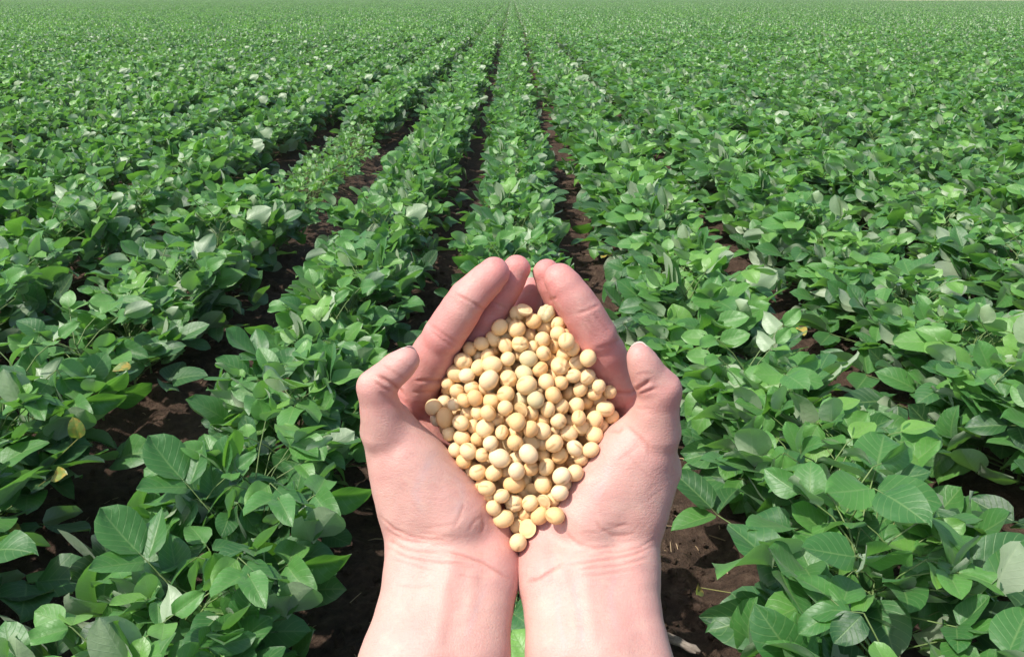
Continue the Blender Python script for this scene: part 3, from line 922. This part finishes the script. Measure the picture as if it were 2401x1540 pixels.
# (x, y, radius[, layer[, kind[, label]]]) in two enlargements of the photograph
B1 = [(1227, 455, 46, 0, 'half', 'half soybean lying split edge up, topmost in the heap near the fingertips'),
 (1170, 485, 50), (1375, 485, 55, 0, 'greenw', 'greenish ridged soybean at the top of the heap beside the right hand fingers'),
 (1285, 540, 48), (1245, 515, 40, 1), (1455, 562, 45), (1362, 578, 50), (1120, 540, 35, 1), (1060, 580, 50),
 (1172, 588, 60, 0, '', 'large round cream soybean high in the heap below the split half bean'), (1255, 637, 45, 1), (1445, 622, 48), (1010, 655, 48), (1100, 640, 45, 1), (1345, 662, 50), (1495, 672, 52),
 (1520, 615, 32, 1), (1578, 685, 45), (940, 688, 42), (1097, 700, 48), (1195, 690, 50, 0, 'wrinkled', 'wrinkled pale soybean with a crease, in the upper middle of the heap'), (1418, 705, 40, 1), (865, 725, 45), (1005, 730, 38, 1),
 (1275, 712, 42, 1), (1192, 755, 45, 1), (1352, 752, 48), (1485, 765, 45), (1635, 772, 50), (1550, 752, 34, 1), (915, 765, 37, 1), (1115, 790, 45),
 (1252, 795, 55, 0, 'green', 'round grey green soybean in the upper middle of the heap'), (975, 775, 40, 1), (1400, 805, 37, 1), (1577, 815, 52),
 (820, 800, 55, 0, 'cracked', 'soybean with a cracked yellow coat beside the left index finger'), (925, 842, 50), (1010, 825, 57, 0, 'long'),
 (1460, 835, 60, 0, 'wrinkledlong', 'long wrinkled pale soybean right of the middle of the heap'), (1328, 858, 50), (752, 867, 58, 0, 'long'), (845, 905, 45), (1095, 865, 45, 1), (1222, 885, 55, 0, 'green2'), (1550, 895, 45), (1632, 902, 48),
 (1660, 842, 32, 1), (1695, 895, 30, 1), (990, 925, 60, 0, 'long'), (1117, 927, 58, 0, 'wrinkled', 'soybean with a deep curled wrinkle left of the middle of the heap'), (1425, 890, 37, 1), (720, 950, 42), (1370, 942, 52), (1467, 947, 45), (875, 972, 48),
 (970, 980, 55), (1240, 963, 66, 0, '', 'largest soybean of all, broad and cream, in the middle of the heap'), (1594, 982, 46, 0, 'long'), (1705, 965, 40), (1785, 1005, 40, 0, '', 'small soybean lying out alone against the right palm under the thumb'), (1680, 998, 45), (780, 1005, 48), (1525, 1015, 42, 1), (1100, 1022, 58), (1415, 1027, 52),
 (897, 1045, 48), (1720, 1047, 55, 0, 'wrinkledlong'), (1200, 1065, 50, 1, 'green2'), (1298, 1055, 55, 0, 'green2'), (825, 1060, 42), (1005, 1070, 55), (690, 1080, 34, 1), (757, 1090, 38),
 (620, 1108, 50, 0, '', 'leftmost soybean of the heap, round and pale beside the left thumb ball'), (1468, 1105, 50), (1380, 1125, 45), (1098, 1112, 50), (1630, 1075, 37, 1), (1570, 1102, 55),
 (1198, 1130, 46, 0, 'half', 'half soybean lying flat face up in the very middle of the heap'), (1270, 1150, 45, 1), (1755, 1122, 52), (848, 1150, 42, 1), (915, 1145, 42), (985, 1143, 47), (695, 1178, 60, 0, 'long'),
 (1675, 1140, 45, 1), (1040, 1190, 45, 1), (1175, 1202, 58), (1580, 1175, 48), (1692, 1192, 52), (1820, 1195, 46, 0, '', 'rightmost soybean of the heap, wedged beside the right thumb ball'), (805, 1212, 52), (1350, 1195, 42, 1), (1450, 1200, 55),
 (645, 1185, 37, 1), (885, 1240, 40, 1), (965, 1250, 60), (1075, 1275, 42), (1265, 1250, 48), (1342, 1268, 56, 0, 'pale'), (1605, 1245, 48), (1517, 1280, 52), (1755, 1258, 40, 1), (1530, 1212, 37, 1),
 (725, 1285, 46), (808, 1310, 52), (1165, 1285, 45, 1), (1698, 1290, 56), (1430, 1265, 40, 1), (912, 1320, 45, 1), (1000, 1347, 55), (1163, 1340, 53),
 (1272, 1340, 52, 0, 'open', 'broken open soybean showing its hollow yellow inside, below the middle of the heap'), (1420, 1345, 57), (1620, 1320, 42, 1, 'half'), (1100, 1370, 48, 1, 'half'), (1350, 1350, 40, 1), (1558, 1378, 52),
 (1681, 1390, 48), (855, 1395, 52), (745, 1400, 48, 1), (1252, 1410, 58, 0, 'long'), (1460, 1430, 52), (943, 1425, 44), (1060, 1443, 64, 0, 'long'), (1630, 1460, 48), (1350, 1430, 45, 1),
 (815, 1470, 48), (1170, 1450, 48, 1), (1545, 1475, 42, 1)]
B2 = [(922, 262, 52), (1027, 270, 52), (1180, 250, 57), (1272, 243, 45), (1375, 230, 55), (1475, 275, 58), (1592, 280, 52), (850, 265, 37, 1), (1105, 255, 46, 1), (980, 358, 50), (915, 365, 37, 1), (1090, 350, 42, 1, 'half'),
 (1162, 345, 64, 0, 'long'), (1235, 325, 40, 1), (1353, 340, 58), (1405, 320, 40, 1), (1460, 372, 54), (1545, 380, 46), (1075, 415, 45), (985, 440, 38, 1), (1280, 385, 42, 1, 'half'), (1225, 405, 37, 1),
 (1160, 470, 58, 0, 'wrinkled'), (1272, 463, 54), (1357, 445, 44, 0, 'half', 'half soybean with its cut side up near the narrow lower end of the heap'), (1450, 465, 45, 1), (1025, 487, 45), (1430, 522, 57, 0, '', 'round pale soybean at the lower right edge of the heap on the right palm heel'),
 (1090, 562, 58, 0, 'long', 'oval soybean at the lower left edge of the heap on the left palm heel'), (1330, 540, 54, 0, 'long'), (1238, 530, 42, 1), (1160, 548, 32, 1), (1185, 610, 45, 1),
 (1250, 632, 56, 0, 'flat', 'flat sided soybean just above the lowest bean between the wrists'), (1185, 712, 58, 0, '', 'lowest soybean of all, resting where both palm heels meet')]
beans = []
for zf, bl in ((Z1, B1), (Z2, B2)):
    for b in bl:
        b = tuple(b) + (0, '', None)[len(b) - 3:]
        rr = 51 + 0.65 * (b[2] - 51) if not b[3] else max(b[2], 47)
        b = b[:2] + (rr,) + b[3:]
        x, y = zf(b[0], b[1])
        beans.append(dict(px=x, py=y, r=b[2] * 0.3766 / 1.0662, layer=b[3], kind=b[4], label=b[5]))
def heap(px, py):
    g = np.exp(-((px - 1222) / 175) ** 2 - ((py - 1010) / 230) ** 2)
    return -17 + 25 * g + 7 * smooth01(py, 1100, 1260)
rb = np.random.default_rng(5)
pos, rad = [], []
for b in beans:
    w = float(heap(b['px'], b['py'])) - (4.6 if b['layer'] else rb.uniform(-1.0, 1.0)) + (5 if b is beans[0] else 0)
    pos.append(P(b['px'], b['py'], w)); rad.append(b['r'] * (D0 - w) / F * 1.10)
n_seen = len(pos)
tries = 0
while len(pos) < n_seen + 126 and tries < 60000:         # the beans under the visible ones
    tries += 1
    px, py = rb.uniform(1020, 1430), rb.uniform(745, 1235)
    hw = np.interp(py, [740, 820, 900, 1000, 1100, 1180, 1240], [50, 130, 175, 185, 140, 85, 35])
    if abs(px - 1222) > hw: continue
    w = float(heap(px, py)) - rb.uniform(7.0, 15.0)
    p = P(px, py, w); r_ = 3.9
    if min(float(sample(G, D, p[None])[0]) for G, D in HANDS) < 2.0: continue
    A = np.array(pos); q = np.linalg.norm(A - p, axis=1) < (np.array(rad) + r_) * 0.80
    if q.any(): continue
    pos.append(p); rad.append(r_)
pos, rad = np.array(pos), np.array(rad)
anchor = pos.copy()
up = np.zeros(len(pos), bool); up[:n_seen] = [b['layer'] == 0 for b in beans]
for it in range(60):                        # settle: no bean inside another or inside a hand
    dlt = pos[:, None] - pos[None]
    dist = np.linalg.norm(dlt, axis=2) + np.eye(len(pos)) * 1e3
    need = (rad[:, None] + rad[None]) * 0.90
    ov = np.maximum(need - dist, 0)
    push = dlt / dist[..., None] * (ov * 0.35)[..., None]
    mv = push.sum(1)
    seen = np.arange(len(pos)) < n_seen
    mv[seen, :2] *= 0.45
    pos = pos + mv
    pos[seen, :2] += 0.12 * (anchor[seen, :2] - pos[seen, :2])
    for G, D in HANDS:
        s = sample(G, D, pos); m = s < rad * 0.90
        if m.any():
            g = grad(G, D, pos[m]); g[:, 2] = np.maximum(g[:, 2], 0.35)
            pos[m] += g * ((rad[m] * 0.90 - s[m]) * 0.6)[:, None]
BEANW = cam_mm_to_world(pos)
NEARW = [('against the left fingers', lambda x, y: x < 1140 and y < 860), ('against the right fingers', lambda x, y: x > 1320 and y < 860), ('near the fingertips', lambda x, y: y < 860),
         ('beside the left thumb ball', lambda x, y: x < 1105), ('beside the right thumb ball', lambda x, y: x > 1335), ('in the narrow lower end of the heap', lambda x, y: y > 1110), ('in the middle of the heap', lambda x, y: True)]
KINDNAME = {'long': 'oval cream soybean lying ', 'wrinkled': 'wrinkled cream soybean lying ', 'wrinkledlong': 'long creased soybean lying ', 'green': 'grey green soybean lying ', 'green2': 'pale greenish soybean lying ', 'greenw': 'greenish ridged soybean lying ',
            'half': 'split half soybean lying ', 'open': 'broken soybean lying ', 'cracked': 'cracked soybean lying ', 'pale': 'very pale round soybean lying ', 'flat': 'flat sided soybean lying '}
for i in range(len(pos)):
    b = beans[i] if i < n_seen else dict(kind='', label=None, layer=2)
    kd = b['kind']
    pool = {'long': LONG, 'wrinkled': WRINK, 'wrinkledlong': WRINK, 'green': GREENB, 'green2': GREENB, 'greenw': GREENW, 'half': HALF, 'open': OPEN, 'cracked': CRACK, 'flat': HALF}.get(kd, WHOLE)
    o = link('soybean', pool[int(rb.integers(len(pool)))], None, BEANW[i])
    s = rad[i] / 1000
    q = Matrix(np.column_stack([*np.linalg.qr(rb.normal(size=(3, 3)))[0].T]).tolist())
    if q.determinant() < 0: q = -q
    e = q.to_euler()
    if kd in ('long', 'wrinkledlong', 'half', 'open', 'cracked', 'flat', 'greenw', 'wrinkled'):
        zc = ROT @ np.array([rb.normal(0, 0.25), rb.normal(0, 0.25), 1.0])
        if kd in ('half', 'flat'): zc = ROT @ {0: np.array([-0.35, -0.75, -0.55])}.get(i, np.array([rb.normal(0, 0.5), 0.45, 0.75 if kd == 'flat' else -0.75]))
        if kd == 'open': zc = ROT @ np.array([-0.2, -0.3, -0.9])
        if kd == 'flat': zc = ROT @ np.array([0.3, -0.2, -0.95])
        zc /= np.linalg.norm(zc)
        M = frame(np.cross(zc, rb.normal(size=3)), zc)
        e = Matrix(M.tolist()).to_euler()
    o.rotation_euler = e
    o.scale = (s, s, s)
    if b['label']: lab = b['label']
    else:
        x, y = project(BEANW[i])[:2]
        where = next(t for t, fn in NEARW if fn(float(x), float(y)))
        if b['layer'] == 2: lab = 'soybean buried deeper and mostly covered, ' + where
        elif b['layer'] == 1: lab = KINDNAME.get(kd, 'round soybean lying ').replace('lying', 'half hidden under others') + where
        else: lab = KINDNAME.get(kd, 'round cream soybean lying ') + 'on top ' + where
    tag(o, lab, 'bean', 'soybeans heaped in the cupped hands')

# ------------------------------------------------------------------ yellowed leaves on the plants, fallen leaves, a dry stalk, soil crumbs
def big_leaf(seed, L):
    return leaflet(L, L * 0.72, 0.30, 0.5, 0.05, 8, 6, seed)
YL = [(178, 1003, .37, .064), (138, 1112, .33, .060), (285, 862, .38, .058), (22, 1236, .26, .055), (1640, 1384, .08, .048), (1738, 1412, .08, .044), (2150, 1196, .38, .066), (1880, 775, .33, .06), (705, 560, .10, .05), (1415, 600, .12, .05), (2430, 1205, .2, .08)]
def nearest_plant(p):
    return min(PLANT_OBJS, key=lambda o: (o.location.x - p[0]) ** 2 + (o.location.y - p[1]) ** 2)
for i, (px, py, h, L) in enumerate(YL if PLANT_OBJS else []):
    p = on_plane(px, py, h)
    V, f, uv = big_leaf(900 + i, L)
    r = np.random.default_rng(700 + i)
    d = np.array([r.normal(0, 1), r.normal(0, 0.7), r.uniform(-0.5, 0.6)]); d /= np.linalg.norm(d)
    nrm = np.array([r.normal(0, 0.3), -0.75, 0.8])
    M = frame(d, nrm)
    Vw = (V - V.mean(0)) @ M.T + p
    host = nearest_plant(p)
    bpy.context.view_layer.update()
    inv = np.array(host.matrix_world.inverted())
    Vl = Vw @ inv[:3, :3].T + inv[:3, 3]
    st = Geo(); a0 = Vl[int(3)]
    st.tube([a0, a0 * [0.5, 0.5, 0.62], [0, 0, 0.05]], [0.0012, 0.0015, 0.0018], 4)
    V2, f2, _, _ = st.arrays()
    o = link('yellow_leaf', mesh_np('yellow_leaf', np.concatenate([Vl, V2]), np.concatenate([f, f2 + len(Vl)]), [M_LEAF_Y], True,
             np.concatenate([uv, np.zeros((len(V2), 2))]), {'tone': np.full(len(Vl) + len(V2), r.uniform(0.3, 1))}), host)
    o['label'] = 'yellowing leaf with orange brown blotches'
for i, (px, py, L, lab) in enumerate([(2355, 1492, 0.055, 'crumpled yellow fallen leaf on the soil near the lower right corner'), (2268, 1421, 0.05, 'small flat yellow fallen leaf on the sunlit soil of the right furrow')]):
    p = on_plane(px, py, 0.012)
    V, f, uv = leaflet(L, L * 0.75, 0.5, 1.4, 0.16, 8, 6, 950 + i)
    V = np.concatenate([V, V - [0, 0, 0.0006]]); n0 = len(V) // 2
    o = link('fallen_leaf', mesh_np('fallen_leaf', V, np.concatenate([f, f[:, ::-1] + n0]), [M_LEAF_Y], True, np.concatenate([uv, uv]), {'tone': np.ones(len(V))}), None, p + [0, 0, 0.02])
    o.rotation_euler = (0.2, 0.15, 1.2 + 2 * i)
    tag(o, lab, 'leaf', 'fallen leaves')
# a split dry stalk lying on the soil
a, b = on_plane(1535, 1478, 0.03), on_plane(1642, 1527, 0.015)
st = Geo()
ax = (b - a) / np.linalg.norm(b - a)
for off, rr, l0, l1 in ((0.0, 0.0085, 0.0, 1.0), (0.009, 0.006, 0.05, 0.93), (-0.0075, 0.005, 0.1, 0.86)):
    sd = np.cross(ax, [0, 0, 1.0])
    pts = [a + (b - a) * t + sd * off + [0, 0, 0.002 * math.sin(t * 9 + off * 300)] for t in np.linspace(l0, l1, 9)]
    st.tube(pts, [rr * 0.1] + [rr * (1 + 0.12 * math.sin(k * 2.3 + off * 900)) for k in range(7)] + [rr * 0.35], 9)
V, f, _, _ = st.arrays()
c0 = (a + b) / 2
tag(link('dry_stalk', mesh_np('dry_stalk', V - c0, f, [M_STALK], True), None, c0), 'split grey dry stalk lying on the soil beside the right forearm', 'stalk')

g = Geo(); lit = Geo()
rc = np.random.default_rng(21)
ico = []
t_ = (1 + 5 ** 0.5) / 2
IV = np.array([(-1, t_, 0), (1, t_, 0), (-1, -t_, 0), (1, -t_, 0), (0, -1, t_), (0, 1, t_), (0, -1, -t_), (0, 1, -t_), (t_, 0, -1), (t_, 0, 1), (-t_, 0, -1), (-t_, 0, 1)], float); IV /= np.linalg.norm(IV[0])
IF = np.array([(0, 11, 5), (0, 5, 1), (0, 1, 7), (0, 7, 10), (0, 10, 11), (1, 5, 9), (5, 11, 4), (11, 10, 2), (10, 7, 6), (7, 1, 8), (3, 9, 4), (3, 4, 2), (3, 2, 6), (3, 6, 8), (3, 8, 9), (4, 9, 5), (2, 4, 11), (6, 2, 10), (8, 6, 7), (9, 8, 1)])
# one subdivision
def subdiv(V, Fc):
    V = V.tolist(); cache = {}; out = []
    def mid(i, j):
        k = (min(i, j), max(i, j))
        if k not in cache:
            m = (np.array(V[i]) + np.array(V[j])); m /= np.linalg.norm(m); V.append(m.tolist()); cache[k] = len(V) - 1
        return cache[k]
    for a, b, c in Fc:
        ab, bc, ca = mid(a, b), mid(b, c), mid(c, a)
        out += [(a, ab, ca), (b, bc, ab), (c, ca, bc), (ab, bc, ca)]
    return np.array(V), np.array(out)
SV, SF = subdiv(IV, IF)
for i in range(5200):
    y = 1.2 + 7 * rc.random() ** 1.6
    x = rc.uniform(-0.62, 0.62) * y + rc.normal(0, 0.3)
    s = min(0.003 + rc.exponential(0.0042), 0.026)
    if i % 3: x = ROW0 + SPACING * (round((x - ROW0) / SPACING - 0.5) + 0.5) + rc.normal(0, 0.10)
    n = rc.normal(0, 0.16, len(SV))
    V = SV * (1 + n)[:, None] * s * rc.uniform(0.7, 1.2, 3) + [x, y, 0]
    V[:, 2] += float(ground_z(np.array(x), np.array(y))) + s * 0.15
    g.add(V, SF, np.zeros((len(V), 2)), 0.5)
V, f, _, _ = g.arrays()
tag(link('soil_crumbs', mesh_np('soil_crumbs', V, f, [M_SOIL], False)), 'dark brown clods and crumbs of soil strewn along the furrows', 'soil', kind='stuff')
for i in range(900):
    y = 1.3 + 6 * rc.random() ** 1.5; x = rc.uniform(-0.6, 0.6) * y
    L = rc.uniform(0.008, 0.05); a = rc.uniform(0, 3.14)
    z = float(ground_z(np.array(x), np.array(y))) + 0.006
    d = np.array([math.cos(a), math.sin(a), rc.normal(0, 0.15)]) * L
    p0 = np.array([x, y, z])
    lit.tube([p0, p0 + d * 0.5 + [0, 0, rc.uniform(0, 0.004)], p0 + d], [0.0012, rc.uniform(0.0012, 0.003), 0.001], 4)
V, f, _, _ = lit.arrays()
tag(link('plant_litter', mesh_np('plant_litter', V, f, [M_LITTER], True)), 'bits of dry straw and stem scattered on the dark soil', 'litter', kind='stuff')

# the pale summer air over the field
hz = NT('haze')
hz.t.nodes.remove(hz.b)
pv = hz.n('VolumePrincipled')
pv.inputs['Density'].default_value = 0.0008
pv.inputs['Color'].default_value = (0.92, 0.95, 0.76, 1)
pv.inputs['Anisotropy'].default_value = 0.2
hz.t.links.new(pv.outputs[0], hz.out.inputs['Volume'])
X0, X1, Y0, Y1, ZA, ZB = -1700, 1700, -1600, 1600, -1.6, 2.2
HV = [(x, y, z) for z in (ZA, ZB) for y in (Y0, Y1) for x in (X0, X1)]
HF = [(0, 2, 3, 1), (4, 5, 7, 6), (0, 1, 5, 4), (2, 6, 7, 3), (0, 4, 6, 2), (1, 3, 7, 5)]
tag(link('haze', mesh_np('haze', HV, HF, [hz.m], False)), 'thin pale air that softens the far end of the field', 'haze', kind='stuff')
scene.cycles.volume_bounces = 0
scene.cycles.use_denoising = True
scene.cycles.max_bounces = 8
scene.cycles.diffuse_bounces = 3
scene.cycles.glossy_bounces = 2
scene.cycles.transmission_bounces = 4
scene.cycles.transparent_max_bounces = 4
